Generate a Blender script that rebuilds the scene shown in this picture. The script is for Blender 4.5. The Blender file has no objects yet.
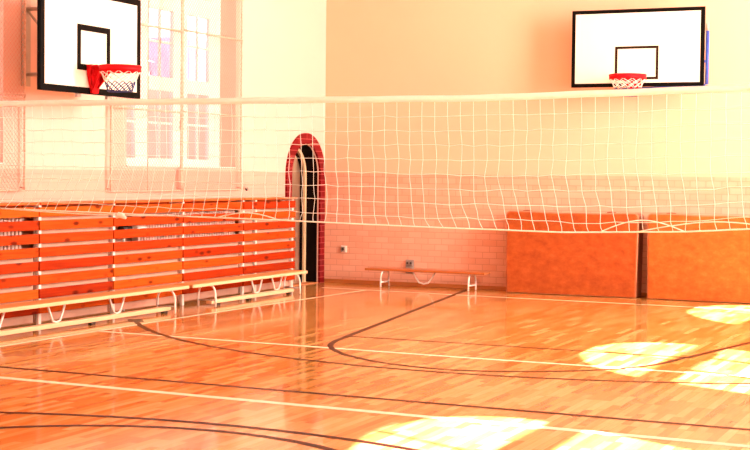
import bpy, bmesh, math, random
from mathutils import Vector, Matrix
random.seed(7)
C = bpy.context.scene.collection
PI = math.pi

# ------------------------------------------------------------------ helpers
class MB:
    """collects boxes, tubes and strips into one mesh"""
    def __init__(self):
        self.v = []; self.f = []; self.s = []; self.m = []
    def face(self, idx, smooth=False, mi=0):
        self.f.append(tuple(idx)); self.s.append(smooth); self.m.append(mi)
    def quad(self, a, b, c, d, mi=0):
        n = len(self.v); self.v += [a, b, c, d]; self.face((n, n+1, n+2, n+3), False, mi); return self
    def box(self, x0, x1, y0, y1, z0, z1, bev=0.0, mi=0):
        bm = bmesh.new()
        r = bmesh.ops.create_cube(bm, size=1)
        for v in bm.verts:
            v.co = Vector(((x0+x1)/2+v.co.x*(x1-x0), (y0+y1)/2+v.co.y*(y1-y0), (z0+z1)/2+v.co.z*(z1-z0)))
        if bev > 0:
            bmesh.ops.bevel(bm, geom=bm.edges[:], offset=bev, segments=2, affect='EDGES', profile=0.5)
        self.add_bm(bm, mi); return self
    def add_bm(self, bm, mi=0, smooth=False):
        bm.verts.index_update(); n = len(self.v)
        self.v += [tuple(v.co) for v in bm.verts]
        for f in bm.faces: self.face([n+v.index for v in f.verts], smooth, mi)
        bm.free()
    def tube(self, pts, r, seg=8, closed=False, caps=True, mi=0):
        pts = [Vector(p) for p in pts]; n0 = len(self.v); N = len(pts)
        d0 = (pts[1]-pts[0]).normalized()
        ref = Vector((0, 0, 1)) if abs(d0.z) < .9 else Vector((1, 0, 0))
        nrm = (ref - d0*ref.dot(d0)).normalized()
        for i, p in enumerate(pts):
            if closed: d = (pts[(i+1) % N]-pts[i-1])
            else: d = pts[min(i+1, N-1)]-pts[max(i-1, 0)]
            d.normalize()
            nrm = nrm - d*nrm.dot(d)
            if nrm.length < 1e-6: nrm = d.orthogonal()
            nrm.normalize(); b = d.cross(nrm)
            rr = r[i] if isinstance(r, (list, tuple)) else r
            for k in range(seg):
                a = 2*PI*k/seg
                self.v.append(tuple(p + nrm*math.cos(a)*rr + b*math.sin(a)*rr))
        for i in range(N if closed else N-1):
            j = (i+1) % N
            for k in range(seg):
                k2 = (k+1) % seg
                self.face((n0+i*seg+k, n0+i*seg+k2, n0+j*seg+k2, n0+j*seg+k), True, mi)
        if caps and not closed:
            self.face([n0+k for k in range(seg)][::-1], False, mi)
            self.face([n0+(N-1)*seg+k for k in range(seg)], False, mi)
        return self
    def cyl(self, p0, p1, r, seg=16, mi=0): return self.tube([p0, p1], r, seg, mi=mi)
    def build(self, name, mats, parent=None):
        me = bpy.data.meshes.new(name)
        me.from_pydata(self.v, [], self.f)
        for mt in (mats if isinstance(mats, (list, tuple)) else [mats]): me.materials.append(mt)
        for p, s, mi in zip(me.polygons, self.s, self.m): p.use_smooth = s; p.material_index = mi
        me.update()
        o = bpy.data.objects.new(name, me); C.objects.link(o)
        if parent:
            o.parent = parent
            o.matrix_parent_inverse = Matrix.Translation(-Vector(parent.location)) if parent.parent is None else Matrix()
            if parent.parent is None:
                # bake the offset so the child sits in the thing's own frame
                me.transform(Matrix.Translation(-Vector(parent.location))); o.matrix_parent_inverse = Matrix()
            else:
                me.transform(Matrix.Translation(-Vector(parent.parent.location)))
        return o

def tag(o, label=None, cat=None, group=None, kind=None):
    if label: o['label'] = label
    if cat: o['category'] = cat
    if group: o['group'] = group
    if kind: o['kind'] = kind
    return o
def thing(name, loc, label=None, cat=None, group=None, kind=None):
    o = bpy.data.objects.new(name, None); C.objects.link(o); o.location = loc
    o.empty_display_size = .1
    return tag(o, label, cat, group, kind)
def copy_tree(o, parent=None):
    c = o.copy(); C.objects.link(c)
    if parent: c.parent = parent
    for ch in list(o.children): copy_tree(ch, c)
    return c
def lerp(a, b, t): return a+(b-a)*t
def interp(x, xs, ys):
    if x <= xs[0]: return ys[0]
    for i in range(len(xs)-1):
        if x <= xs[i+1]:
            t = (x-xs[i])/(xs[i+1]-xs[i]); return lerp(ys[i], ys[i+1], t)
    return ys[-1]

# ------------------------------------------------------------------ materials
def mat(name, col, rough=.6, metal=0, spec=.5, coat=0):
    m = bpy.data.materials.new(name); m.use_nodes = True
    b = m.node_tree.nodes['Principled BSDF']
    b.inputs['Base Color'].default_value = (*col, 1)
    b.inputs['Roughness'].default_value = rough
    b.inputs['Metallic'].default_value = metal
    b.inputs['Specular IOR Level'].default_value = spec
    b.inputs['Coat Weight'].default_value = coat
    return m
def nd(m, t): return m.node_tree.nodes.new(t)
def ln(m, a, b): m.node_tree.links.new(a, b)
def bsdf(m): return m.node_tree.nodes['Principled BSDF']
def mixcol(m, fac, a, b, blend='MIX'):
    n = nd(m, 'ShaderNodeMix'); n.data_type = 'RGBA'; n.blend_type = blend
    for s, v in ((n.inputs[0], fac), (n.inputs[6], a), (n.inputs[7], b)):
        if hasattr(v, 'is_linked'): ln(m, v, s)
        elif isinstance(v, tuple): s.default_value = (*v, 1)
        else: s.default_value = v
    return n.outputs[2]
def math_(m, op, a, b=None):
    n = nd(m, 'ShaderNodeMath'); n.operation = op
    for i, v in enumerate((a, b)):
        if v is None: continue
        if hasattr(v, 'is_linked'): ln(m, v, n.inputs[i])
        else: n.inputs[i].default_value = v
    return n.outputs[0]
def ramp(m, fac, stops):
    r = nd(m, 'ShaderNodeValToRGB'); e = r.color_ramp.elements
    while len(e) < len(stops): e.new(.5)
    for el, (p, c) in zip(e, stops): el.position = p; el.color = (*c, 1)
    ln(m, fac, r.inputs[0]); return r.outputs[0]
def coords(m, order='xyz', out='Object'):
    t = nd(m, 'ShaderNodeTexCoord'); s = nd(m, 'ShaderNodeSeparateXYZ'); c = nd(m, 'ShaderNodeCombineXYZ')
    ln(m, t.outputs[out], s.inputs[0])
    for i, ch in enumerate(order): ln(m, s.outputs['xyz'.index(ch)], c.inputs[i])
    return c.outputs[0], s
def noise(m, vec, scale, detail=3, rough=.5):
    n = nd(m, 'ShaderNodeTexNoise'); n.inputs['Scale'].default_value = scale
    n.inputs['Detail'].default_value = detail; n.inputs['Roughness'].default_value = rough
    if vec is not None: ln(m, vec, n.inputs['Vector'])
    return n.outputs['Fac']
def mapping(m, vec, scale=(1, 1, 1), loc=(0, 0, 0)):
    n = nd(m, 'ShaderNodeMapping'); n.inputs['Scale'].default_value = scale; n.inputs['Location'].default_value = loc
    ln(m, vec, n.inputs['Vector']); return n.outputs[0]
def bump(m, h, strength, dist=.01):
    n = nd(m, 'ShaderNodeBump'); n.inputs['Strength'].default_value = strength; n.inputs['Distance'].default_value = dist
    ln(m, h, n.inputs['Height']); ln(m, n.outputs[0], bsdf(m).inputs['Normal'])

DADO = 1.637
def wall_mat(name, order, up, low, low2, mortar=.78):
    """painted plaster above the dado line, painted brick below it"""
    m = mat(name, up, .75, spec=.2)
    v, s = coords(m, order)
    br = nd(m, 'ShaderNodeTexBrick'); ln(m, v, br.inputs['Vector'])
    br.inputs['Scale'].default_value = 1; br.inputs['Brick Width'].default_value = .21; br.inputs['Row Height'].default_value = .088
    br.inputs['Mortar Size'].default_value = .006; br.inputs['Mortar Smooth'].default_value = .4; br.inputs['Bias'].default_value = 0
    br.inputs['Color1'].default_value = (*low, 1); br.inputs['Color2'].default_value = (*low2, 1)
    br.inputs['Mortar'].default_value = (*[c*mortar for c in low], 1)
    wear = noise(m, v, 1.6, 4)
    lowc = mixcol(m, math_(m, 'MULTIPLY', wear, .35), br.outputs['Color'], tuple(min(1, c*1.12) for c in low))
    upn = noise(m, mapping(m, v, (.5, .5, .5)), 1.1, 5)
    upc = mixcol(m, upn, tuple(c*.93 for c in up), tuple(min(1, c*1.05) for c in up))
    isup = math_(m, 'GREATER_THAN', s.outputs['Z'], DADO)
    ln(m, mixcol(m, isup, lowc, upc), bsdf(m).inputs['Base Color'])
    h = math_(m, 'MULTIPLY', br.outputs['Fac'], math_(m, 'SUBTRACT', 1.0, isup))
    bump(m, math_(m, 'SUBTRACT', 1.0, h), .5, .006)
    return m

UP, LOW, LOW2 = (.82, .515, .415), (.76, .44, .32), (.79, .48, .36)
M = {}
M['wall_back'] = wall_mat('painted_wall_back', 'xzy', (.84, .465, .305), (.70, .335, .215), (.74, .39, .265))
M['wall_side'] = wall_mat('painted_wall_side', 'yzx', UP, (.68, .36, .275), (.70, .38, .29), .95)
M['ceiling'] = mat('ceiling_paint', (.8, .62, .48), .8)

# parquet
m = M['parquet'] = mat('parquet', (.6, .25, .08), .16, spec=.25)
v, s = coords(m, 'yxz')
br = nd(m, 'ShaderNodeTexBrick'); ln(m, v, br.inputs['Vector'])
br.inputs['Scale'].default_value = 1; br.inputs['Brick Width'].default_value = .46; br.inputs['Row Height'].default_value = .062
br.inputs['Mortar Size'].default_value = .0012; br.inputs['Mortar Smooth'].default_value = .3
br.offset = .37; br.offset_frequency = 3; br.squash_frequency = 2; br.squash = 1.3
br.inputs['Color1'].default_value = (0, 0, 0, 1); br.inputs['Color2'].default_value = (1, 1, 1, 1); br.inputs['Mortar'].default_value = (.25, .25, .25, 1)
gr = noise(m, mapping(m, v, (3, 45, 1)), 1.5, 4, .6)
big = noise(m, mapping(m, v, (.9, 1.4, 1)), 1.0, 2)
tone = math_(m, 'ADD', math_(m, 'MULTIPLY', br.outputs['Color'], .58), math_(m, 'ADD', math_(m, 'MULTIPLY', gr, .38), math_(m, 'MULTIPLY', big, .10)))
pc = ramp(m, tone, [(.14, (.38, .112, .020)), (.40, (.47, .192, .042)), (.66, (.57, .290, .090)), (.97, (.66, .39, .165))])
ln(m, pc, bsdf(m).inputs['Base Color'])
ln(m, math_(m, 'ADD', .05, math_(m, 'MULTIPLY', gr, .10)), bsdf(m).inputs['Roughness'])
bump(m, br.outputs['Fac'], -.15, .002)
def floor_paint(name, col):
    m = mat(name, col, .25, spec=.04)
    v, s = coords(m)
    n = noise(m, v, 9, 5)
    ln(m, mixcol(m, n, tuple(c*.8 for c in col), col), bsdf(m).inputs['Base Color'])
    return m
M['line_white'] = floor_paint('line_white', (.92, .78, .58))
M['line_dark'] = floor_paint('line_dark', (.022, .005, .004))

# timber
def wood(name, dark, mid, light, axis='y', rough=.45, rand=.5, knots=True, sp=.2):
    m = mat(name, mid, rough, spec=sp)
    order = {'y': 'yxz', 'x': 'xyz', 'z': 'zxy'}[axis]
    v, s = coords(m, order)
    oi = nd(m, 'ShaderNodeObjectInfo')
    off = nd(m, 'ShaderNodeVectorMath'); off.operation = 'ADD'; ln(m, v, off.inputs[0])
    sc = nd(m, 'ShaderNodeCombineXYZ'); ln(m, math_(m, 'MULTIPLY', oi.outputs['Random'], 37.0), sc.inputs[0]); ln(m, math_(m, 'MULTIPLY', oi.outputs['Random'], 11.0), sc.inputs[1])
    ln(m, sc.outputs[0], off.inputs[1]); v = off.outputs[0]
    g = noise(m, mapping(m, v, (1.2, 22, 22)), 2.0, 5, .6)
    t = math_(m, 'ADD', math_(m, 'MULTIPLY', g, 1-rand), math_(m, 'MULTIPLY', oi.outputs['Random'], rand))
    c = ramp(m, t, [(.15, dark), (.5, mid), (.85, light)])
    if knots:
        vo = nd(m, 'ShaderNodeTexVoronoi'); vo.inputs['Scale'].default_value = 1
        ln(m, mapping(m, v, (3.2, 8, 8)), vo.inputs['Vector'])
        k = ramp(m, vo.outputs['Distance'], [(.10, (1, 1, 1)), (.24, (0, 0, 0))])
        c = mixcol(m, math_(m, 'MULTIPLY', k, .85), c, tuple(x*.3 for x in dark))
    ln(m, c, bsdf(m).inputs['Base Color'])
    return m
M['slat'] = wood('slat_pine', (.24, .012, .002), (.44, .044, .004), (.58, .115, .010), rough=.65, sp=.06)
M['slat_top'] = wood('slat_top', (.58, .06, .012), (.68, .10, .02), (.75, .15, .03))
M['bench_y'] = wood('bench_wood', (.74, .42, .22), (.80, .50, .28), (.86, .58, .36), 'y', .35, .3, False)
M['bench_top'] = wood('bench_top_wood', (.58, .20, .06), (.66, .27, .09), (.74, .35, .13), 'y', .4, .3, False)
M['bench_x'] = wood('bench_wood_old', (.36, .09, .022), (.43, .125, .035), (.50, .17, .05), 'x', .45, .3, False)
M['skirting'] = wood('skirting_wood', (.40, .12, .03), (.50, .17, .05), (.58, .22, .07), 'x', .4, .2, False)
M['skirting_y'] = wood('skirting_wood_side', (.60, .22, .08), (.68, .28, .11), (.74, .34, .14), 'y', .4, .2, False)
M['beige_wood'] = wood('beige_wood', (.62, .42, .22), (.72, .50, .28), (.78, .57, .34), 'z', .5, .2, False)

def noisy(name, a, b, scale, rough=.6, bmp=0, **k):
    m = mat(name, a, rough, **k); v, s = coords(m)
    n = noise(m, v, scale, 4, .6)
    ln(m, ramp(m, n, [(.3, a), (.7, b)]), bsdf(m).inputs['Base Color'])
    if bmp: bump(m, n, bmp, .004)
    return m
M['white_paint'] = noisy('white_window_paint', (.84, .76, .70), (.88, .80, .74), 6, .5)
M['white_metal'] = noisy('white_metal', (.86, .76, .64), (.90, .80, .70), 8, .35)
M['board_white'] = noisy('board_white', (.86, .77, .62), (.88, .79, .65), 2, .4, spec=.2)
M['board_black'] = noisy('board_black', (.003, .0025, .002), (.006, .005, .004), 10, .6, spec=.04)
M['line_brown'] = noisy('board_dark_line', (.018, .010, .005), (.028, .015, .008), 10, .6, spec=.05)
M['red_metal'] = noisy('red_metal', (.62, .004, .008), (.70, .007, .012), 12, .5, spec=.12)
M['blue_metal'] = noisy('blue_metal', (.015, .05, .32), (.03, .08, .42), 12, .4)
M['grey_metal'] = noisy('grey_metal', (.42, .33, .27), (.5, .4, .33), 12, .4)
M['dark'] = noisy('dark_plastic', (.02, .016, .014), (.035, .028, .024), 20, .5)
M['socket'] = noisy('socket_plastic', (.26, .20, .17), (.32, .25, .21), 20, .5)
M['radiator'] = noisy('radiator_paint', (.80, .50, .40), (.84, .56, .45), 9, .4)
M['pale_wall'] = noisy('pale_plaster', (.86, .62, .48), (.90, .68, .53), 5, .7)
M['panel'] = noisy('panel_paint', (.62, .33, .22), (.68, .38, .27), 5, .7, spec=.1)
M['cord_white'] = noisy('cord_white', (.95, .92, .84), (.97, .95, .88), 30, .7)
M['cord_pink'] = noisy('cord_pink', (.74, .30, .22), (.80, .38, .29), 25, .8)
M['cord_navy'] = noisy('cord_navy', (.015, .02, .10), (.03, .04, .16), 25, .8)
M['edge_cord'] = noisy('edge_cord', (.58, .30, .20), (.80, .52, .40), 40, .8)
M['canvas'] = noisy('tape_canvas', (.95, .92, .84), (.97, .95, .88), 14, .75)
M['piping'] = noisy('piping', (.50, .17, .08), (.56, .22, .11), 20, .5)
M['rubber'] = noisy('rubber', (.03, .016, .012), (.05, .03, .02), 20, .7)
def translucent(m, k):
    nt = m.node_tree; b = bsdf(m); out = nt.nodes['Material Output']
    t = nd(m, 'ShaderNodeBsdfTranslucent'); ln(m, b.inputs['Base Color'].links[0].from_socket, t.inputs[0])
    x = nd(m, 'ShaderNodeMixShader'); x.inputs[0].default_value = k
    ln(m, b.outputs[0], x.inputs[1]); ln(m, t.outputs[0], x.inputs[2]); ln(m, x.outputs[0], out.inputs[0])
translucent(M['cord_white'], .35); translucent(M['canvas'], .4)
def leather(name, a, b, c):
    m = mat(name, a, .5, spec=.2); v, s = coords(m)
    n1 = noise(m, mapping(m, v, (1.3, 1, 1.9)), 5.5, 6, .66); n2 = noise(m, v, 60, 2)
    ln(m, ramp(m, n1, [(.32, a), (.55, b), (.78, c)]), bsdf(m).inputs['Base Color'])
    bump(m, math_(m, 'ADD', n1, math_(m, 'MULTIPLY', n2, .3)), .25, .01)
    return m
M['mat_leather'] = leather('mat_leather', (.29, .048, .009), (.38, .076, .013), (.48, .112, .022))
M['mat_leather_lit'] = leather('mat_leather_lit', (.36, .070, .010), (.45, .104, .016), (.55, .150, .028))  # same leather, lightened: the stronger light on this mat is in the colour
M['mat_side'] = noisy('mat_side', (.22, .05, .016), (.28, .07, .02), 7, .55)  # side brown is darkened, the shade on the mat's side is in it
# red glazed brick of the door surround
m = M['red_tile'] = mat('red_glazed', (.2, .005, .008), .4, spec=.08)
v, s = coords(m, 'yzx')
br = nd(m, 'ShaderNodeTexBrick'); ln(m, v, br.inputs['Vector']); br.inputs['Scale'].default_value = 1
br.inputs['Brick Width'].default_value = .5; br.inputs['Row Height'].default_value = .085; br.inputs['Mortar Size'].default_value = .006
br.inputs['Color1'].default_value = (.15, .003, .005, 1); br.inputs['Color2'].default_value = (.20, .004, .007, 1); br.inputs['Mortar'].default_value = (.36, .06, .06, 1)
ln(m, br.outputs['Color'], bsdf(m).inputs['Base Color']); bump(m, br.outputs['Fac'], -.6, .008)
M['dark_reveal'] = noisy('dark_brown', (.005, .002, .0015), (.009, .003, .002), 6, .7, spec=.05)  # near-black brown with faint mottling
# glass: see-through with a little gloss
m = M['glass'] = bpy.data.materials.new('window_glass'); m.use_nodes = True
nt = m.node_tree; nt.nodes.remove(nt.nodes['Principled BSDF'])
tr = nd(m, 'ShaderNodeBsdfTransparent'); tr.inputs[0].default_value = (.93, .93, .95, 1)
gl = nd(m, 'ShaderNodeBsdfGlossy'); gl.inputs['Roughness'].default_value = .03
mx = nd(m, 'ShaderNodeMixShader'); mx.inputs[0].default_value = .05; ln(m, tr.outputs[0], mx.inputs[1]); ln(m, gl.outputs[0], mx.inputs[2])
ln(m, mx.outputs[0], nt.nodes['Material Output'].inputs[0])
M['lilac'] = noisy('lilac_render', (.40, .31, .31), (.46, .36, .36), .6, .8)
M['brick_out'] = noisy('outer_brick', (.20, .07, .09), (.25, .09, .12), 1.5, .8)
M['roof_out'] = noisy('outer_roof', (.20, .17, .24), (.26, .22, .30), 2, .8)
M['ground'] = noisy('outdoor_paving', (.35, .30, .28), (.42, .36, .33), 1, .9)

# ------------------------------------------------------------------ setting
RX, FY, H = 10.40, -24.6, 7.3      # room: x 0..RX, y FY..0, height H
fm = MB()
fm.quad((0, FY, 0), (RX, FY, 0), (RX, 0, 0), (0, 0, 0), 0)
def strip(pts, w, mi, z=.0012):
    pts = [Vector((p[0], p[1], 0)) for p in pts]; L = []; R = []
    for i, p in enumerate(pts):
        d = (pts[min(i+1, len(pts)-1)]-pts[max(i-1, 0)]).normalized(); n = Vector((-d.y, d.x, 0))*w/2
        L.append(p+n); R.append(p-n)
    n0 = len(fm.v)
    for a, b in zip(L, R): fm.v += [(a.x, a.y, z), (b.x, b.y, z)]
    for i in range(len(pts)-1): fm.face((n0+2*i, n0+2*i+1, n0+2*i+3, n0+2*i+2), False, mi)
def arc(cx, cy, r, a0, a1, n=48): return [(cx+r*math.cos(math.radians(lerp(a0, a1, i/n))), cy+r*math.sin(math.radians(lerp(a0, a1, i/n)))) for i in range(n+1)]
# white volleyball lines
strip([(.93, -17.0), (.96, -8.7), (1.0, -5.2), (1.17, -1.0)], .06, 1)
strip([(.45, -.97), (3.2, -1.17), (9.3, -1.42)], .06, 1)
strip([(.96, -7.21), (4.9, -7.38), (9.5, -7.42)], .065, 1)
strip([(.95, -10.27), (9.5, -10.58)], .085, 1)
# dark basketball and handball lines (a hair higher, painted over the white)
Z2 = .0018
strip([(.2, -9.80), (9.9, -9.97)], .062, 2, Z2)
strip(arc(5.15, -2.87, 5.5, 215.5, 325), .058, 2, Z2)
strip(arc(5.15, -2.87, 5.5, 215.2, 218.0, 6), .16, 2, Z2+.0004)
def spline(P, n=8):
    out = []
    for i in range(len(P)-1):
        p0, p1, p2, p3 = P[max(i-1, 0)], P[i], P[i+1], P[min(i+2, len(P)-1)]
        for k in range(n):
            t = k/n
            out.append(tuple(.5*(2*b+(c-a)*t+(2*a-5*b+4*c-d)*t*t+(3*b-a-3*c+d)*t**3) for a, b, c, d in zip(p0, p1, p2, p3)))
    return out+[P[-1]]
strip(spline([(3.40, -6.42), (3.47, -6.85), (3.61, -7.22), (3.82, -7.52), (4.07, -7.77), (4.5, -8.05), (4.97, -8.18), (5.35, -8.17), (5.87, -7.95), (6.32, -7.58), (6.62, -7.10), (6.77, -6.44)]), .056, 2, Z2)
strip([(2.37, -.20), (3.40, -6.44)], .062, 2, Z2)
strip([(8.06, -.20), (6.78, -6.44)], .062, 2, Z2)
strip([(3.41, -6.36), (6.77, -6.40)], .05, 2, Z2)
strip(arc(4.87, -15.95, 4.6, 60, 125), .064, 2, Z2)
strip(arc(4.95, -13.38, 1.82, 0, 360, 72), .064, 2, Z2)
o = fm.build('floor', [M['parquet'], M['line_white'], M['line_dark']]); tag(o, kind='structure')

def wall_open(name, mt, S0, S1, Z0, Z1, ops, place, mats_reveal=None):
    """flat wall in (s,z) with arched openings (a,b,sill,spring,rise) given thickness; place(s,z,d) -> xyz, d=0 inner face, d=1 outer face"""
    mb = MB()
    def q(s0, s1, za0, za1, zb0, zb1):      # left edge za0..za1, right edge zb0..zb1 on both faces
        if abs(za1-za0) < 1e-6 and abs(zb1-zb0) < 1e-6: return
        for d in (0, 1): mb.quad(place(s0, za0, d), place(s1, zb0, d), place(s1, zb1, d), place(s0, za1, d))
    def rv(a, b):
        mb.quad(place(*a, 0), place(*b, 0), place(*b, 1), place(*a, 1), 1 if mats_reveal else 0)
    cur = S0
    for (a, b, sill, spring, rise) in sorted(ops):
        q(cur, a, Z0, Z1, Z0, Z1)
        n = 28; c = (a+b)/2; R = (b-a)/2
        xs = [c-R*math.cos(PI*i/n) for i in range(n+1)]
        zs = [spring+rise*math.sin(PI*i/n) for i in range(n+1)]
        for i in range(n):
            q(xs[i], xs[i+1], zs[i], Z1, zs[i+1], Z1)
            rv((xs[i], zs[i]), (xs[i+1], zs[i+1]))
            if sill > Z0: q(xs[i], xs[i+1], Z0, sill, Z0, sill)
        rv((a, sill), (a, spring)); rv((b, spring), (b, sill))
        if sill > Z0: rv((a, sill), (b, sill))
        cur = b
    q(cur, S1, Z0, Z1, Z0, Z1)
    for d in ((S0, Z0, S0, Z1), (S1, Z0, S1, Z1), (S0, Z1, S1, Z1)):
        mb.quad(place(d[0], d[1], 0), place(d[2], d[3], 0), place(d[2], d[3], 1), place(d[0], d[1], 1))
    o = mb.build(name, mt); tag(o, kind='structure'); return o

HW = 1.275
LW = [-3.975, -8.75, -13.5, -18.2]     # window centres, left wall
RW = [-3.85, -8.52, -13.40, -18.1, -22.4]
LT = .34                               # left wall thickness
DY0, DY1 = -1.11, -.20                 # doorway jambs
SPR, ARC = 5.12, 1.22
# the doorway part of the left wall is thinner (a niche), so the wall is two lengths
wall_open('wall_left', M['wall_side'], FY, -1.5, 0, H, [(c-HW, c+HW, 1.68, SPR, ARC) for c in LW], lambda s, z, d: (-LT*d, s, z))
wl2 = wall_open('wall_left_doorway', M['wall_side'], -1.5, 0.0, 0, H, [(DY0, DY1, 0, 1.60, .455)], lambda s, z, d: (-.19*d, s, z))
wall_open('wall_right', M['wall_side'], FY, 0, 0, H, [(c-1.31, c+1.31, 1.68, SPR, 1.47) for c in RW], lambda s, z, d: (RX+.10*d, s, z))
o = MB().box(-LT, RX+.1, 0, .3, 0, H).build('wall_back', M['wall_back']); tag(o, kind='structure')
o = MB().box(-LT, RX+.1, FY-.3, FY, 0, H).build('wall_front', M['wall_back']); tag(o, kind='structure')
o = MB().box(-LT, RX+.1, FY-.3, .3, H, H+.25).build('ceiling', M['ceiling']); tag(o, kind='structure')
o = MB().box(.001, RX, -.022, -.001, 0, .055, .004).build('baseboard_back', M['skirting']); tag(o, kind='structure')
o = MB().box(.001, .022, FY, -1.27, 0, .085, .004).build('baseboard_left', M['skirting_y']); tag(o, kind='structure')

# windows ---------------------------------------------------------
def window(i, yc, xf, sgn):
    """arched three-light window; frame centred on xf, sgn = direction of the room"""
    w = thing('window_%d' % i, (xf, yc, 1.68), kind='structure')
    def bar(mb, y0, y1, z0, z1, t=.03): mb.box(xf-t, xf+t, y0, y1, z0, z1)
    hw, fw = (HW, .11) if sgn > 0 else (1.31, .05); rs = 1.0 if sgn > 0 else 1.47/1.31
    a, b = yc-hw, yc+hw
    fr = MB()
    bar(fr, a, a+fw, 1.68, SPR); bar(fr, b-fw*1.18, b, 1.68, SPR); bar(fr, a+fw, b-fw*1.18, 1.68, 1.79); bar(fr, a+fw, b-fw, 4.94 if sgn > 0 else 4.90, 5.18 if sgn > 0 else 5.24, .04)
    n = 26
    for k in range(n):
        t0, t1 = PI*k/n, PI*(k+1)/n
        R0, R1 = hw, hw-fw
        P = [(yc-R*math.cos(t), SPR+R*rs*math.sin(t)) for t in (t0, t1) for R in (R0, R1)]
        for dx in (-.03, .03): fr.quad((xf+dx, *P[0]), (xf+dx, *P[1]), (xf+dx, *P[3]), (xf+dx, *P[2]))
        fr.quad((xf-.03, *P[1]), (xf+.03, *P[1]), (xf+.03, *P[3]), (xf-.03, *P[3]))
    fr.build('window_frame', M['white_paint'], w)
    ml = MB()
    L = [(-1.165, -.73), (-.45, .12), (.46, 1.0)] if sgn > 0 else [(-1.14, -.47), (-.41, .41), (.47, 1.12)]
    for k in range(2):
        bar(ml, yc+L[k][1], yc+L[k+1][0], 1.79, 4.94, .028)
    if sgn > 0:
        bar(ml, yc+L[2][1], b-.13, 1.79, 4.94, .026)
        for z0, z1 in ((2.63, 2.80), (3.63, 3.86)): bar(ml, a+.11, b-.13, z0, z1, .034)
    else:
        bar(ml, a+.11, b-.13, 3.65, 3.85, .034)
    bar(ml, yc-(.04 if sgn > 0 else .02), yc+(.04 if sgn > 0 else .02), 5.18, SPR+(hw-.1)*rs, .02)
    ml.build('mullion', M['white_paint'], w)
    if sgn > 0:
        mu = MB()
        for (l0, l1) in L:
            c = yc+(l0+l1)/2
            for z0, z1 in ((1.79, 2.63), (2.80, 3.63), (3.86, 4.94)):
                bar(mu, c-.014, c+.014, z0, z1, .015); zc = (z0+z1)/2+.02; bar(mu, yc+l0, yc+l1, zc-.014, zc+.014, .015)
        mu.build('glazing_bar', M['white_paint'], w)
    g = MB(); g.box(xf-.003, xf+.003, a+.05, b-.05, 1.72, SPR)
    for k in range(n):
        t0, t1 = PI*k/n, PI*(k+1)/n; R = hw-.05
        P0 = (yc-R*math.cos(t0), SPR+R*rs*math.sin(t0)); P1 = (yc-R*math.cos(t1), SPR+R*rs*math.sin(t1))
        for dx in (-.003, .003): g.quad((xf+dx, P0[0], SPR), (xf+dx, P1[0], SPR), (xf+dx, *P1), (xf+dx, *P0))
    g.build('window_pane', M['glass'], w)
    if sgn > 0:
        sl = MB(); sl.box(xf+.03, .012, a+.004, b-.004, 1.682, 1.700, .004)
        sl.build('window_sill', M['white_paint'], w)
        # stays and handle of the open upper light
        hd = MB(); hd.box(xf+.03, xf+.06, yc+.27, yc+.30, 2.15, 2.28, .004); hd.build('window_handle', M['grey_metal'], w)
wi = 1
for c in LW: window(wi, c, -.27, 1); wi += 1
for c in RW: window(wi, c, RX+.06, -1); wi += 1

# door ------------------------------------------------------------
dr = thing('door_1', (0, -.655, 0), kind='structure')
def arch_band(mb, yc, r0, r1, spring, zb, xa, xb, n=32, e=1.0):
    """arched band between half-widths r0<r1, from zb up to the spring and round, x from xa to xb"""
    P = [(yc-r0, zb, yc-r1, zb)]
    for k in range(n+1):
        t = PI*k/n; P.append((yc-r0*math.cos(t), spring+r0*math.sin(t), yc-r1*math.cos(t), spring+r1*math.sin(t)))
    P.append((yc+r0, zb, yc+r1, zb))
    for p, q in zip(P[:-1], P[1:]):
        mb.quad((xb, p[0], p[1]), (xb, p[2], p[3]), (xb, q[2], q[3]), (xb, q[0], q[1]))
        mb.quad((xa, p[0], p[1]), (xa, q[0], q[1]), (xa, q[2], q[3]), (xa, p[2], p[3]))
        mb.quad((xa, p[0], p[1]), (xb, p[0], p[1]), (xb, q[0], q[1]), (xa, q[0], q[1]))
        mb.quad((xa, p[2], p[3]), (xa, q[2], q[3]), (xb, q[2], q[3]), (xb, p[2], p[3]))
mb = MB(); arch_band(mb, -.655, .457, .615, 1.60, 0, -.02, .03)
mb.build('door_surround', M['red_tile'], dr)
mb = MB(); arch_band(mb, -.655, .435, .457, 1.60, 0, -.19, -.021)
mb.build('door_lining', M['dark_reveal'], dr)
mb = MB(); arch_band(mb, -.655, .385, .435, 1.60, 0, -.225, -.191)
mb.build('door_frame', M['beige_wood'], dr)
mb = MB(); mb.box(-.19, 0, DY0, DY1, 0, .012, .003); mb.build('threshold', M['skirting'], dr)
mb = MB(); arch_band(mb, -.655, .355, .384, 1.60, 0, -.26, -.226); mb.build('door_gap_shade', M['dark_reveal'], dr)  # dark strip standing in for the shaded gap beside the frame
# corridor behind the doorway
mb = MB()
mb.box(-2.4, -2.3, -2.6, 1.4, 0, 2.7); mb.box(-2.3, -LT, 1.3, 1.4, 0, 2.7); mb.box(-2.3, -LT, -2.6, -2.5, 0, 2.7); mb.box(-2.4, -LT, -2.6, 1.4, 2.7, 2.8)
mb.box(-2.4, -LT+.08, -2.6, 1.4, -.1, 0); mb.box(-LT, -.19, .0, 1.4, 0, 2.8); mb.box(-LT-.002, -.262, -.26, .01, 0, 2.8)
o = mb.build('wall_corridor', M['pale_wall']); tag(o, kind='structure')
mb = MB(); mb.box(-2.295, -2.26, .15, .19, 0, 2.3); mb.box(-2.295, -2.26, -.9, .19, 2.3, 2.35)
o = mb.build('trim_1', M['dark_reveal']); tag(o, kind='structure')

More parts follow.
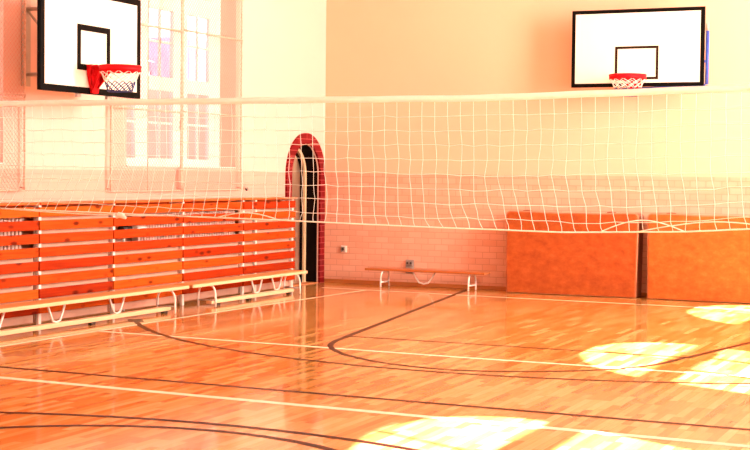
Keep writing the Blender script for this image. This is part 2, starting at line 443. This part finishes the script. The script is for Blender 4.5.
# outdoors, seen through the left windows -------------------------
o = MB().box(-60, -LT-2.2, -40, 60, -.4, -.1).build('ground', M['ground']); tag(o, kind='structure')
hb = thing('neighbouring_house', (-15, 11, -.1), 'pale lilac house outside the left window, with a grey roof', 'house')
MB().box(-20, -14, 5.0, 16.8, -.1, 4.9).build('house_wall', M['lilac'], hb)
rf = MB(); rf.quad((-13.8, 4.8, 4.85), (-13.8, 16.8, 4.85), (-17, 16.8, 6.0), (-17, 4.8, 6.0)); rf.quad((-20.2, 4.8, 4.85), (-20.2, 16.8, 4.85), (-17, 16.8, 6.0), (-17, 4.8, 6.0))
rf.build('house_roof', M['roof_out'], hb)
for yy in (7.0, 9.6, 12.2, 14.8):
    MB().box(-14.02, -13.94, yy, yy+1.0, 1.6, 3.2).build('house_window', M['roof_out'], hb)
tb = thing('brick_annex', (-16, 20, -.1), 'taller dusky brick building outside, right of the lilac house', 'building')
MB().box(-20, -13, 16.9, 26, -.1, 5.6).build('annex_wall', M['brick_out'], tb)
MB().box(-20, -13.05, 16.95, 26, 5.6, 6.9).build('annex_upper_wall', M['lilac'], tb)
MB().box(-13.0, -12.92, 16.95, 17.25, 4.4, 5.5).build('annex_corner_panel', M['blue_metal'], tb)
MB().box(-20.2, -12.9, 16.8, 26.1, 6.9, 7.1).build('annex_roof', M['roof_out'], tb)

# ------------------------------------------------------------------ wooden radiator covers along the left wall
ZT = [1.243, 1.106, .967, .826, .682, .541, .395, .238]     # slat tops
def radiator_cover(y0, y1, label, posts, panel_top=.74):
    t = thing('radiator_cover', (0, (y0+y1)/2, 0), label, 'radiator cover', 'slatted covers along the left wall')
    g = .006
    MB().box(.004, .265, y0+g, y1-g, 1.268, 1.292, .004).build('cover_top', M['slat_top'], t)
    MB().box(.008, .03, y0+g, y1-g, 1.12, 1.262, .003).build('back_rail', M['slat_top'], t)
    for k, z in enumerate(ZT):
        MB().box(.228, .25, y0+g, y1-g, z-.099, z, .004).build('slat', M['slat'], t)
    MB().box(.165, .18, y0+g, y1-g, .045, panel_top, .002).build('back_panel', M['panel'], t)
    for py in posts:
        MB().box(.19, .226, py-.022, py+.022, .001, 1.266, .003).build('post', M['white_metal'], t)
        for z in (1.255, .06): MB().box(.005, .19, py-.012, py+.012, z-.012, z+.012).build('bracket', M['white_metal'], t)
    return t
radiator_cover(-8.62, -7.21, 'red-brown slatted wooden radiator cover at the left picture edge', [-8.55])
radiator_cover(-7.20, -5.87, 'slatted wooden radiator cover directly below the left basketball board', [-7.16], 1.24)
radiator_cover(-5.86, -4.40, 'slatted wooden radiator cover below the window, behind the right end of the nearer bench', [-5.82])
radiator_cover(-4.39, -2.91, 'slatted wooden radiator cover below the window, behind the left end of the farther bench', [-4.35])
radiator_cover(-2.90, -1.42, 'slatted wooden radiator cover ending beside the red arched doorway', [-2.86, -2.52, -1.46], 1.24)

def radiator(y0, y1, label):
    t = thing('radiator', (.10, (y0+y1)/2, .5), label, 'radiator', 'finned radiators behind the wooden covers')
    n = int((y1-y0)/.06)
    fins = MB()
    for k in range(n):
        y = y0+.06*(k+.5)
        fins.box(.05, .150, y-.020, y+.020, .66, 1.13, .012)
    fins.build('fins', M['radiator'], t)
    MB().tube([(.11, y0, 1.12), (.11, y1, 1.12)], .02).build('header_pipe', M['radiator'], t)
    MB().tube([(.11, y0, .66), (.11, y1, .66)], .02).build('header_pipe', M['radiator'], t)
    MB().tube([(.11, y0-.24, .02), (.11, y0-.24, .9), (.11, y0-.20, .95), (.11, y0, .96)], .018).build('supply_pipe', M['white_metal'], t)
    vb = MB(); vb.cyl((.11, y0-.30, .96), (.11, y0-.12, .96), .045); vb.cyl((.11, y0-.20, .86), (.11, y0-.20, 1.04), .028)
    vb.build('valve', M['dark'], t)
    MB().cyl((.13, y0-.06, .96), (.13, y0+.14, .96), .05).build('valve_head', M['white_metal'], t)
    for yy in (y0+.2, y1-.2): MB().box(.023, .10, yy-.015, yy+.015, .56, .66).build('wall_bracket', M['grey_metal'], t)
radiator(-8.55, -7.30, 'pinkish finned radiator behind the slats at the left picture edge')
radiator(-5.22, -2.94, 'pinkish finned radiator behind the slats below the window')

# ------------------------------------------------------------------ benches
def uleg_pts(x0, x1, y, ztop, axis):
    """inverted U standing on the floor, spread at the feet"""
    pts = []
    c = (x0+x1)/2; h = (x1-x0)/2
    prof = [(-1.0, .004), (-1.0, .09), (-.97, ztop-.10), (-.86, ztop-.05), (-.62, ztop-.012), (-.3, ztop-.004), (.3, ztop-.004), (.62, ztop-.012), (.86, ztop-.05), (.97, ztop-.10), (1.0, .09), (1.0, .004)]
    for u, z in prof:
        pts.append((c+u*h, y, z) if axis == 'x' else (y, c+u*h, z))
    return pts
def side_bench(y0, y1, braces, label, leg_y, beam):
    t = thing('gym_bench', (.56, (y0+y1)/2, 0), label, 'bench', 'long gymnastics benches along the left wall')
    MB().box(.43, .69, y0, y1, .272, .308, .004).build('seat', M['bench_top'], t)
    MB().box(.6905, .703, y0, y1, .270, .306, .003).build('lit_edge', M['bench_y'], t)  # pale strip added to show the seat's front edge lit from the right
    for yy in leg_y:
        lg = MB().tube(uleg_pts(.46, .70, yy, .272, 'x'), .0125, 8).build('leg', M['white_metal'], t)
        MB().tube([(.46, yy, .085), (.70, yy, .085)], .009, 6).build('crossbar', M['grey_metal'], lg)
    for yb in braces:
        MB().tube([(.56, yb-.15, .27), (.56, yb-.10, .17), (.56, yb-.06, .095), (.56, yb, .080), (.56, yb+.06, .095), (.56, yb+.10, .17), (.56, yb+.15, .27)], .0115, 8).build('brace', M['white_metal'], t)
    bmn = MB().box(.52, .60, beam[0], beam[1], .030, .078, .006).build('balance_beam', M['bench_y'], t)
    for yy in (beam[0]+.2, (y0+y1)/2+.1, beam[1]-.08):
        MB().box(.535, .585, yy-.035, yy+.035, 0, .032, .004).build('beam_foot', M['rubber'], bmn)
    return t
side_bench(-8.64, -4.99, [-8.30, -7.33, -6.25], 'nearer long bench in front of the left wall, cut by the picture edge', (-8.50, -5.29), (-8.55, -5.22))
side_bench(-4.90, -1.93, [-3.10, -2.55], 'farther long bench by the left wall, ending beside the arched doorway', (-4.38, -2.15), (-4.30, -2.12))

t = thing('gym_bench', (1.78, -.36, 0), 'worn orange-brown wooden bench standing alone against the back wall', 'bench')
MB().box(.90, 2.73, -.50, -.24, .238, .272, .006).build('seat', M['bench_x'], t)
for xx in (1.16, 2.50):
    lg = MB().tube(uleg_pts(-.51, -.21, xx, .238, 'y'), .0125, 8).build('leg', M['white_metal'], t)
    MB().tube([(xx, -.50, .075), (xx, -.22, .075)], .011, 6).build('crossbar', M['white_metal'], lg)
MB().tube([(1.60, -.37, .238), (1.65, -.37, .15), (1.70, -.37, .085), (1.77, -.37, .068), (1.84, -.37, .085), (1.89, -.37, .15), (1.94, -.37, .238)], .012, 8).build('brace', M['white_metal'], t)

# ------------------------------------------------------------------ crash mats
def crash_mat(x0, x1, yf, th, h, lean, leather_m, label):
    t = thing('crash_mat', ((x0+x1)/2, yf+th/2, 0), label, 'mat', 'crash mats leaning on the back wall')
    # front outline with rounded upper corners, slightly wavy top
    def outline(n=10):
        P = [(x0+.015, .012), (x1-.015, .012)]
        r = .055
        for k in range(n+1):
            a = PI/2*k/n; P.append((x1-r+r*math.cos(a), h-r+r*math.sin(a)))
        for k in range(1, 14):
            u = k/14; P.append((lerp(x1-r, x0+r, u), h-.012*math.sin(PI*u)*1.0+.004*math.sin(u*17)))
        for k in range(n+1):
            a = PI/2+PI/2*k/n; P.append((x0+r+r*math.cos(a), h-r+r*math.sin(a)))
        return P
    P = outline(); N = len(P)
    def pt(p, d, ins=0.0):   # d 0 front .. 1 back
        cx, cz = (x0+x1)/2, h/2
        x = p[0]-(p[0]-cx)/abs(p[0]-cx+1e-9)*ins if abs(p[0]-cx) > .2 else p[0]
        z = p[1]-(ins if p[1] > cz else -ins*.3)
        return (x, yf+th*d+lean*p[1]/h, z)
    body = MB(); rings = []
    for d, ins in ((0, .018), (.05, .004), (.09, 0), (.91, 0), (.95, .004), (1, .018)):
        n0 = len(body.v); body.v += [pt(p, d, ins) for p in P]; rings.append(n0)
    for ri, (a, b) in enumerate(zip(rings[:-1], rings[1:])):
        for k in range(N):
            k2 = (k+1) % N
            body.face((a+k, b+k, b+k2, a+k2), False, 1 if ri in (1, 2, 3) else 0)
    body.face([rings[0]+k for k in range(N)], False, 0); body.face([rings[-1]+k for k in range(N)][::-1], False, 0)
    body.build('mat_body', [leather_m, M['mat_side']], t)
    MB().tube([pt(p, .05, .002) for p in P], .009, 6, closed=True).build('piping', M['piping'], t)
    for u in (.16, .80):
        xc = lerp(x0, x1, u); zt = h-.006; yy = yf+lean+.035
        MB().tube([(xc-.075, yy, zt-.01), (xc-.055, yy, zt+.012), (xc, yy, zt+.020), (xc+.055, yy, zt+.012), (xc+.075, yy, zt-.01)], .009, 6).build('carry_handle', M['mat_side'], t)
crash_mat(3.00, 4.855, -.40, .35, 1.135, .012, M['mat_leather'], 'orange-brown mottled crash mat at the back wall, whole in view, nearer the bench')
crash_mat(4.985, 6.93, -.42, .35, 1.140, .012, M['mat_leather_lit'], 'brighter orange crash mat at the back wall, cut by the right picture edge')

# ------------------------------------------------------------------ basketball boards
def rect_frame(mb, place, u0, u1, v0, v1, w, d0, d1):
    for (a, b, c, d) in ((u0, u1, v0, v0+w), (u0, u1, v1-w, v1), (u0, u0+w, v0+w, v1-w), (u1-w, u1, v0+w, v1-w)):
        p = place(a, d0, c); q = place(b, d1, d)
        mb.box(min(p[0], q[0]), max(p[0], q[0]), min(p[1], q[1]), max(p[1], q[1]), p[2], q[2])
def backboard(root, place, Wd, z0, Hh, zr, frame_m, tgt, tgt_m, bw, bw_top, rim_plate, R=.208, ru=0.0):
    """place(u,d,z): u across, d out from the board face towards the court"""
    def bx(mb, u0, u1, d0, d1, za, zb, bev=0):
        p = place(u0, d0, za); q = place(u1, d1, zb)
        return mb.box(min(p[0], q[0]), max(p[0], q[0]), min(p[1], q[1]), max(p[1], q[1]), za, zb, bev)
    h = Wd/2
    bd = bx(MB(), -h+.003, h-.003, -.036, -.002, z0+.003, z0+Hh-.003).build('backboard', M['board_white'], root)
    mb = MB(); rect_frame(mb, place, -h, h, z0, z0+Hh, bw, -.040, .002); mb.build('border', M['board_black'], bd)
    mb = MB(); rect_frame(mb, place, tgt[0], tgt[1], tgt[2], tgt[3], tgt[4], -.0015, .002); mb.build('target_rectangle', tgt_m, bd)
    # rim
    cd = .125+R
    place0 = place
    place = lambda u, d, z: place0(u+ru, d, z)
    rim = MB(); ring = [place(R*math.cos(a), cd+R*math.sin(a), zr) for a in [2*PI*k/40 for k in range(40)]]
    rim.tube(ring, .012, 8, closed=True)
    low = [(p[0], p[1], p[2]-.045) for p in ring]; rim.tube(low, .006, 6, closed=True)
    n0 = len(rim.v)                                    # flange skirt below the ring
    for k in range(40):
        a = 2*PI*k/40
        for rr, dz in ((R+.006, .0), (R+.006, -.055), (R-.002, -.055), (R-.002, 0)): rim.v.append(tuple(Vector(place(rr*math.cos(a), cd+rr*math.sin(a), zr+dz))))
    for k in range(40):
        k2 = (k+1) % 40
        for e in range(4):
            rim.face((n0+4*k+e, n0+4*k2+e, n0+4*k2+(e+1) % 4, n0+4*k+(e+1) % 4), True)
    ro = rim.build('rim', M['red_metal'], root)
    br = MB()                                          # bracket plate: flat top arms and tapered plate on the board
    w0, w1, hb = rim_plate
    secs = [(.0, w0), (.35, w0*.93), (.7, lerp(w0, w1, .55)), (1, w1)]
    for (a, wa), (b, wb) in zip(secs[:-1], secs[1:]):
        za, zb = zr+.02-a*hb, zr+.02-b*hb
        for d in (.004, .05*(1-a)+.02):
            br.quad(place(-wa, d, za), place(wa, d, za), place(wb, d, zb), place(-wb, d, zb))
        for sg in (-1, 1):
            br.quad(place(sg*wa, .004, za), place(sg*wa, .05*(1-a)+.02, za), place(sg*wb, .05*(1-b)+.02, zb), place(sg*wb, .004, zb))
    bx(br, -w0, w0, .004, .07, zr-.004, zr+.02)
    for sg in (-1, 1):
        br.tube([place(sg*w0*.9, .05, zr+.004), place(sg*.13, cd-.19, zr+.004)], .013, 6)
        br.tube([place(sg*w1*.8, .02, zr-hb*.8), place(sg*.09, cd-R+.02, zr-.05)], .011, 6)
        n = len(br.v)
        br.v += [place(sg*w0, .03, zr), place(sg*.165, cd-.17, zr), place(sg*.03, .16, zr-.05), place(sg*w1, .03, zr-hb*.75)]
        br.face((n, n+1, n+2, n+3))
    br.build('bracket', M['red_metal'], ro)
    for k in range(12):
        a = 2*PI*(k+.5)/12; p = place((R-.002)*math.cos(a), cd+(R-.002)*math.sin(a), zr-.05)
    return cd, R, ro
def hoop_net(ro, place, cd, R, zr, length, band, rad):
    mb = MB(); n = 12; rows = 6
    def pos(k, j):
        a = 2*PI*(k+.5*(j % 2))/n; t = j/rows
        r = R*lerp(1, .60, t**.7)
        return place(r*math.cos(a), cd+r*math.sin(a), zr-.05-length*t)
    for j in range(rows):
        for k in range(n):
            mi = 1 if j/rows >= band else 0
            for kk in ((k, k+1) if j % 2 else (k, k-1)):
                mb.tube([pos(k, j), pos(kk, j+1)], rad, 4, caps=False, mi=mi)
    mb.tube([pos(k, rows) for k in range(n)], rad, 4, closed=True, mi=1)
    mb.build('net', [M['cord_white'], M['cord_navy']], ro)

# right board on the back wall (faces -y)
BX, BYF, BZ, BH, BWD = 4.805, -.42, 2.828, 1.032, 1.785
rb = thing('basketball_hoop', (BX, 0, 2.6), 'basketball hoop on the back wall, board facing the camera, blue frame behind', 'basketball hoop', 'basketball hoops')
plR = lambda u, d, z: (BX+u, BYF-d, z)
cd, R, ro = backboard(rb, plR, BWD, BZ, BH, 2.955, None, (-.293, .293, 2.922, 3.366, .034), M['line_brown'], .050, .05, (.13, .06, .21), .235, -.025)
hoop_net(ro, lambda u, d, z: plR(u-.025, d, z), cd, R, 2.955, .22, .5, .005)
fr = MB()
fr.tube([(BX+.915, -.33, 2.84), (BX+.915, -.33, 3.55)], .024, 10)
fr.tube([(BX-.915, -.33, 2.84), (BX-.915, -.33, 3.55)], .012, 10) if False else None
fr.tube([(BX-.20, -.345, 2.80), (BX+.30, -.345, 2.815), (BX+.915, -.335, 2.845)], .017, 10)
fr.tube([(BX-.70, -.35, 3.15), (BX+.70, -.35, 3.15)], .02, 10)
fr.tube([(BX+.915, -.33, 3.15), (BX+.70, -.35, 3.15)], .018, 10)
so = fr.build('support_frame', M['blue_metal'], rb)
for sx in (-.55, .55):
    ar = MB()
    for z in (2.95, 3.55): ar.tube([(BX+sx, -.002, z), (BX+sx, -.38, z)], .02, 8)
    ar.box(BX+sx-.06, BX+sx+.06, -.012, -.001, 2.85, 3.65)
    ar.build('wall_arm', M['grey_metal'], rb)
for za, zb in ((3.55, 3.66), (2.80, 2.85)): MB().cyl((BX+.915, -.33, za), (BX+.915, -.33, zb), .026, 10).build('end_cap', M['grey_metal'], rb)

# left board (faces +x)
LBX, LBY, LBZ, LBH = .721, -6.94, 2.415, 1.07
lb = thing('basketball_hoop', (0, LBY, 2.3), 'basketball hoop on the left wall with a big red bracket, beside the window', 'basketball hoop', 'basketball hoops')
plL = lambda u, d, z: (LBX+d, LBY+u, z)
cd, R, ro = backboard(lb, plL, 1.755, LBZ, LBH, 2.695, None, (-.275, .305, 2.655, 3.12, .062), M['board_black'], .066, .06, (.12, .045, .29))
hoop_net(ro, plL, cd, R, 2.695, .205, .5, .005)
for sy in (-.18, .35):
    ar = MB()
    for z in (2.62, 3.30): ar.tube([(.002, LBY+sy, z), (LBX-.038, LBY+sy, z)], .022, 8)
    ar.box(LBX-.075, LBX-.04, LBY+sy-.03, LBY+sy+.03, 2.38, 3.45)
    ar.box(.001, .014, LBY+sy-.07, LBY+sy+.07, 2.5, 3.42)
    ar.tube([(.01, LBY+sy, 3.30), (LBX-.05, LBY+sy, 2.62)], .015, 8)
    ar.build('wall_arm', M['grey_metal'], lb)

# ------------------------------------------------------------------ volleyball net
NY = -8.80
nx0, nx1 = .62, 9.9
vn = thing('volleyball_net', (5.2, NY, 1.2), 'white volleyball net strung across the whole hall', 'net')
ztop = lambda x: interp(x, [.6, 1.02, 3.6, 5.64, 7.7, 10], [2.252, 2.251, 2.250, 2.248, 2.298, 2.33])
zbot = lambda x: interp(x, [.6, 1.02, 2.4, 3.9, 5.2, 6.26, 7.2, 7.72, 10], [1.30, 1.278, 1.255, 1.233, 1.208, 1.197, 1.225, 1.262, 1.30])
tp = MB(); n = 60; n0 = 0
for i in range(n+1):
    x = lerp(nx0, nx1, i/n); z = ztop(x); w = .052
    for (dy, dz) in ((-.006, 0), (-.006, -w), (.006, -w), (.006, 0)): tp.v.append((x, NY+dy, z+dz+.0018*math.sin(x*9)))
for i in range(n):
    for e in range(4): tp.face((4*i+e, 4*i+(e+1) % 4, 4*i+4+(e+1) % 4, 4*i+4+e), True)
tp.face((0, 1, 2, 3)); tp.face((4*n+3, 4*n+2, 4*n+1, 4*n))
tp.build('top_tape', M['canvas'], vn)
NV = int((nx1-nx0)/.108); NR = 9
rnd = random.Random(3)
jit = [[(rnd.uniform(-1, 1), rnd.uniform(-1, 1)) for j in range(NR+1)] for i in range(NV+1)]
def npos(i, j):
    x = nx0+.108*i; t = j/NR
    zt = ztop(x)-.050; zb = zbot(x)
    # lower rows slacken: the left part drifts to the left, the right part to the right
    lean = interp(x, [.6, 2.0, 3.2, 4.2, 5.4, 7.5, 10], [-.15, -.15, -.07, .03, .07, .06, .04])
    dx = lean*max(0, t-.55)**1.3*3.2 + .016*t*math.sin(x*2.1+j*.9) + .010*jit[i][j][0]*min(1, t*2)
    bel = math.sin(PI*t)*.02
    tt = t*1.04 if t < .9 else lerp(.936, 1, (t-.9)/.1)
    z = lerp(zt, zb, min(tt, 1)) + .007*jit[i][j][1]*(0 if j in (0, NR) else 1) + .006*math.sin(x*3.3+j)*t*(0 if j == NR else 1)
    return Vector((x+dx, NY+bel+.012*t*math.sin(x*4+1.3*j), z))
nm = MB()
for i in range(NV+1):
    P = []
    for j in range(NR):
        a, b = npos(i, j), npos(i, j+1)
        P.append(a); mid = (a+b)/2; mid.x += .006*jit[i][j][1]*(j/NR); P.append(mid)
    P.append(npos(i, NR)); nm.tube(P, .0022, 4, caps=False)
for j in range(1, NR):
    nm.tube([npos(i, j) for i in range(NV+1)], .0022, 4, caps=False)
nm.build('net_mesh', M['cord_white'], vn)
MB().tube([npos(i, NR) for i in range(NV+1)], .0055, 6).build('bottom_cord', M['cord_white'], vn)
# slack loops of the bottom lacing near the right and the left
def loop(xa, xb, up, zoff=.0):
    P = []
    for k in range(15):
        u = k/14; x = lerp(xa, xb, u); P.append((x, NY-.012, zbot(x)+zoff+up*math.sin(PI*u)))
    MB().tube(P, .0045, 5).build('lacing', M['cord_white'], vn)
loop(6.62, 7.25, .085); loop(6.9, 7.9, .06); loop(3.3, 3.9, .05); loop(1.0, 2.9, -.02)
kx = 2.34
kn = MB(); kn.tube([(kx-.05, NY-.01, zbot(kx)-.035), (kx-.02, NY-.015, zbot(kx)-.012), (kx+.02, NY-.01, zbot(kx)-.02), (kx+.05, NY-.01, zbot(kx)-.04)], [.012, .026, .024, .01], 8)
kn.build('knot', M['cord_white'], vn)
for px, lab in ((.50, 'steel post holding the left end of the volleyball net, by the left wall'), (10.02, 'steel post holding the right end of the volleyball net, by the right wall')):
    p = thing('net_post', (px, NY, 0), lab, 'post', 'volleyball net posts')
    MB().cyl((px, NY, 0.012), (px, NY, 2.45), .042).build('pole', M['grey_metal'], p)
    MB().cyl((px, NY, 0), (px, NY, .014), .08, 24).build('floor_plate', M['grey_metal'], p)
    e = nx0 if px < 5 else nx1
    for z, ze in ((2.23, ztop(e)-.02), (1.35, zbot(e))): MB().tube([(px, NY, z), (e, NY, ze)], .006, 6).build('tension_cord', M['cord_white'], vn)

# ------------------------------------------------------------------ protective netting in front of the left windows
def window_net(y0, y1, z0, z1, x, label, rails, seam=None):
    t = thing('window_netting', (x, (y0+y1)/2, z0), label, 'netting', 'protective netting over the left windows')
    mb = MB(); sp = .056; Ht = z1-z0; Wt = y1-y0
    k = -Ht
    while k < Wt:
        for sg in (1, -1):
            # line y = y0 + k + (z - z0)  clipped (mirrored for sg = -1)
            za = max(0, -k); zb = min(Ht, Wt-k)
            if zb-za > .02:
                ya, yb = k+za, k+zb
                if sg < 0: ya, yb = Wt-ya, Wt-yb
                mb.tube([(x+.003*sg, y0+ya, z0+za), (x+.003*sg, y0+yb, z0+zb)], .0022, 3, caps=False)
        k += sp
    mb.build('net_mesh', M['cord_pink'], t)
    ed = MB()
    def twisted(p, q, r, nseg):
        P = [Vector(p).lerp(Vector(q), i/nseg) for i in range(nseg+1)]
        ed.tube(P, [r*(1+.35*(i % 2)) for i in range(nseg+1)], 6)
    twisted((x, y0, z0), (x, y0, z1), .011, 60); twisted((x, y1, z0), (x, y1, z1), .011, 60); twisted((x, y0, z0), (x, y1, z0), .007, 24)
    if seam: twisted((x, seam, z0), (x, seam, z1), .006, 50)
    ed.build('edge_rope', M['edge_cord'], t)
    for z, r in rails: MB().tube([(x+.012, y0, z), (x+.012, y1, z)], r, 6).build('rail', M['edge_cord'], t)
    for yy in (y0, y1):
        for zz in (z0+.03, 5.0): MB().tube([(.001, yy, zz), (x, yy, zz)], .006, 6).build('hook', M['grey_metal'], t)
window_net(-5.65, -4.15, 1.395, 6.5, .06, 'pink protective netting over the left half of the full window', [(2.355, .012), (3.345, .014)], -4.89)
window_net(-4.12, -2.655, 1.400, 6.5, .06, 'pink protective netting over the right half of the full window', [(2.37, .009), (3.37, .014)])
window_net(-10.3, -7.205, 1.415, 6.5, .06, 'pink protective netting at the left picture edge, left of the basketball board', [(2.36, .006), (2.40, .006)])

# ------------------------------------------------------------------ small wall fittings
t = thing('wall_socket', (.335, 0, .505), 'small grey single socket low on the back wall, beside the doorway corner', 'socket')
MB().box(.29, .385, -.014, -.001, .455, .555, .004).build('cover_plate', M['white_metal'], t)
MB().box(.292, .355, -.030, -.013, .465, .545, .004).build('socket_face', M['socket'], t)
MB().cyl((.325, -.0335, .505), (.325, -.026, .505), .022).build('socket_hole', M['dark'], t)
t = thing('wall_socket', (1.40, 0, .27), 'dark double socket on the back wall just above the wooden bench', 'socket')
MB().box(1.335, 1.465, -.012, -.001, .185, .385, .004).build('cover_plate', M['socket'], t)
for z in (.335, .24):
    f = MB().box(1.345, 1.455, -.034, -.011, z-.036, z+.036, .006).build('socket_face', M['socket'], t)
    for dx in (-.026, .026): MB().cyl((1.40+dx, -.038, z), (1.40+dx, -.03, z), .016, 12).build('socket_hole', M['dark'], f)
t = thing('wall_hook', (0, -2.45, 1.42), 'tiny dark hook on the left wall, above the radiator cover near the doorway', 'hook')
MB().cyl((.001, -2.40, 1.405), (.02, -2.40, 1.405), .022).build('hook_plate', M['dark'], t)
MB().tube([(.02, -2.40, 1.405), (.035, -2.47, 1.43), (.035, -2.52, 1.46), (.03, -2.51, 1.40)], .005, 6).build('hook_arm', M['grey_metal'], t)

# ------------------------------------------------------------------ light
W = bpy.data.worlds.new('sky'); bpy.context.scene.world = W; W.use_nodes = True
bg = W.node_tree.nodes['Background']
bg.inputs[0].default_value = (.93, .90, 1.0, 1); bg.inputs[1].default_value = 1.0
def lamp(name, kind, loc, energy, col, **k):
    l = bpy.data.lights.new(name, kind); l.energy = energy; l.color = col
    for a, b in k.items(): setattr(l, a, b)
    o = bpy.data.objects.new(name, l); C.objects.link(o); o.location = loc; return o
s = lamp('sun', 'SUN', (20, -15, 20), 74, (1, .96, 1.0), angle=math.radians(.6))
s.rotation_euler = Vector((-1, .5, -1.4)).to_track_quat('-Z', 'Y').to_euler()
WC = (1, .91, .79)
for c, pw in zip(RW, (2300, 440, 260, 180, 120)):
    o = lamp('right_window_daylight', 'AREA', (RX+.30, c, 4.0), pw, WC, shape='RECTANGLE', size=4.4, size_y=2.4)
    o.rotation_euler = Vector((-1, 0, -.12)).to_track_quat('-Z', 'Y').to_euler(); o.rotation_euler = (0, math.radians(90), 0)
for c in LW[1:]:
    o = lamp('left_window_daylight', 'AREA', (-LT-.3, c, 4.0), 60, WC, shape='RECTANGLE', size=4.4, size_y=2.4)
    o.rotation_euler = (0, math.radians(-90), 0)
lamp('corridor_fill', 'POINT', (-1.3, .6, 2.4), 14, (1, .8, .6), shadow_soft_size=.12)  # unseen fill light added to brighten the corridor wall

# ------------------------------------------------------------------ camera
cam = bpy.data.cameras.new('camera'); co = bpy.data.objects.new('camera', cam); C.objects.link(co)
f, yaw, pit, rol = 1437.38, math.radians(24.046), math.radians(-2.008), math.radians(.632)
F = Vector((-math.sin(yaw)*math.cos(pit), math.cos(yaw)*math.cos(pit), math.sin(pit)))
Rv = Vector((math.cos(yaw), math.sin(yaw), 0)); Uv = Rv.cross(F)
R2 = Rv*math.cos(rol)+Uv*math.sin(rol); U2 = -Rv*math.sin(rol)+Uv*math.cos(rol)
mw = Matrix((R2, U2, -F)).transposed().to_4x4(); mw.translation = Vector((9.4686, -19.3517, 1.6194))
co.matrix_world = mw
cam.sensor_width = 36; cam.lens = f/750*36; cam.clip_end = 200; cam.clip_start = .05
sc = bpy.context.scene; sc.camera = co
vs = sc.view_settings
sc.display_settings.display_device = 'sRGB'
vs.view_transform = 'Standard'; vs.look = 'None'; vs.exposure = .14; vs.gamma = 1; vs.use_curve_mapping = False
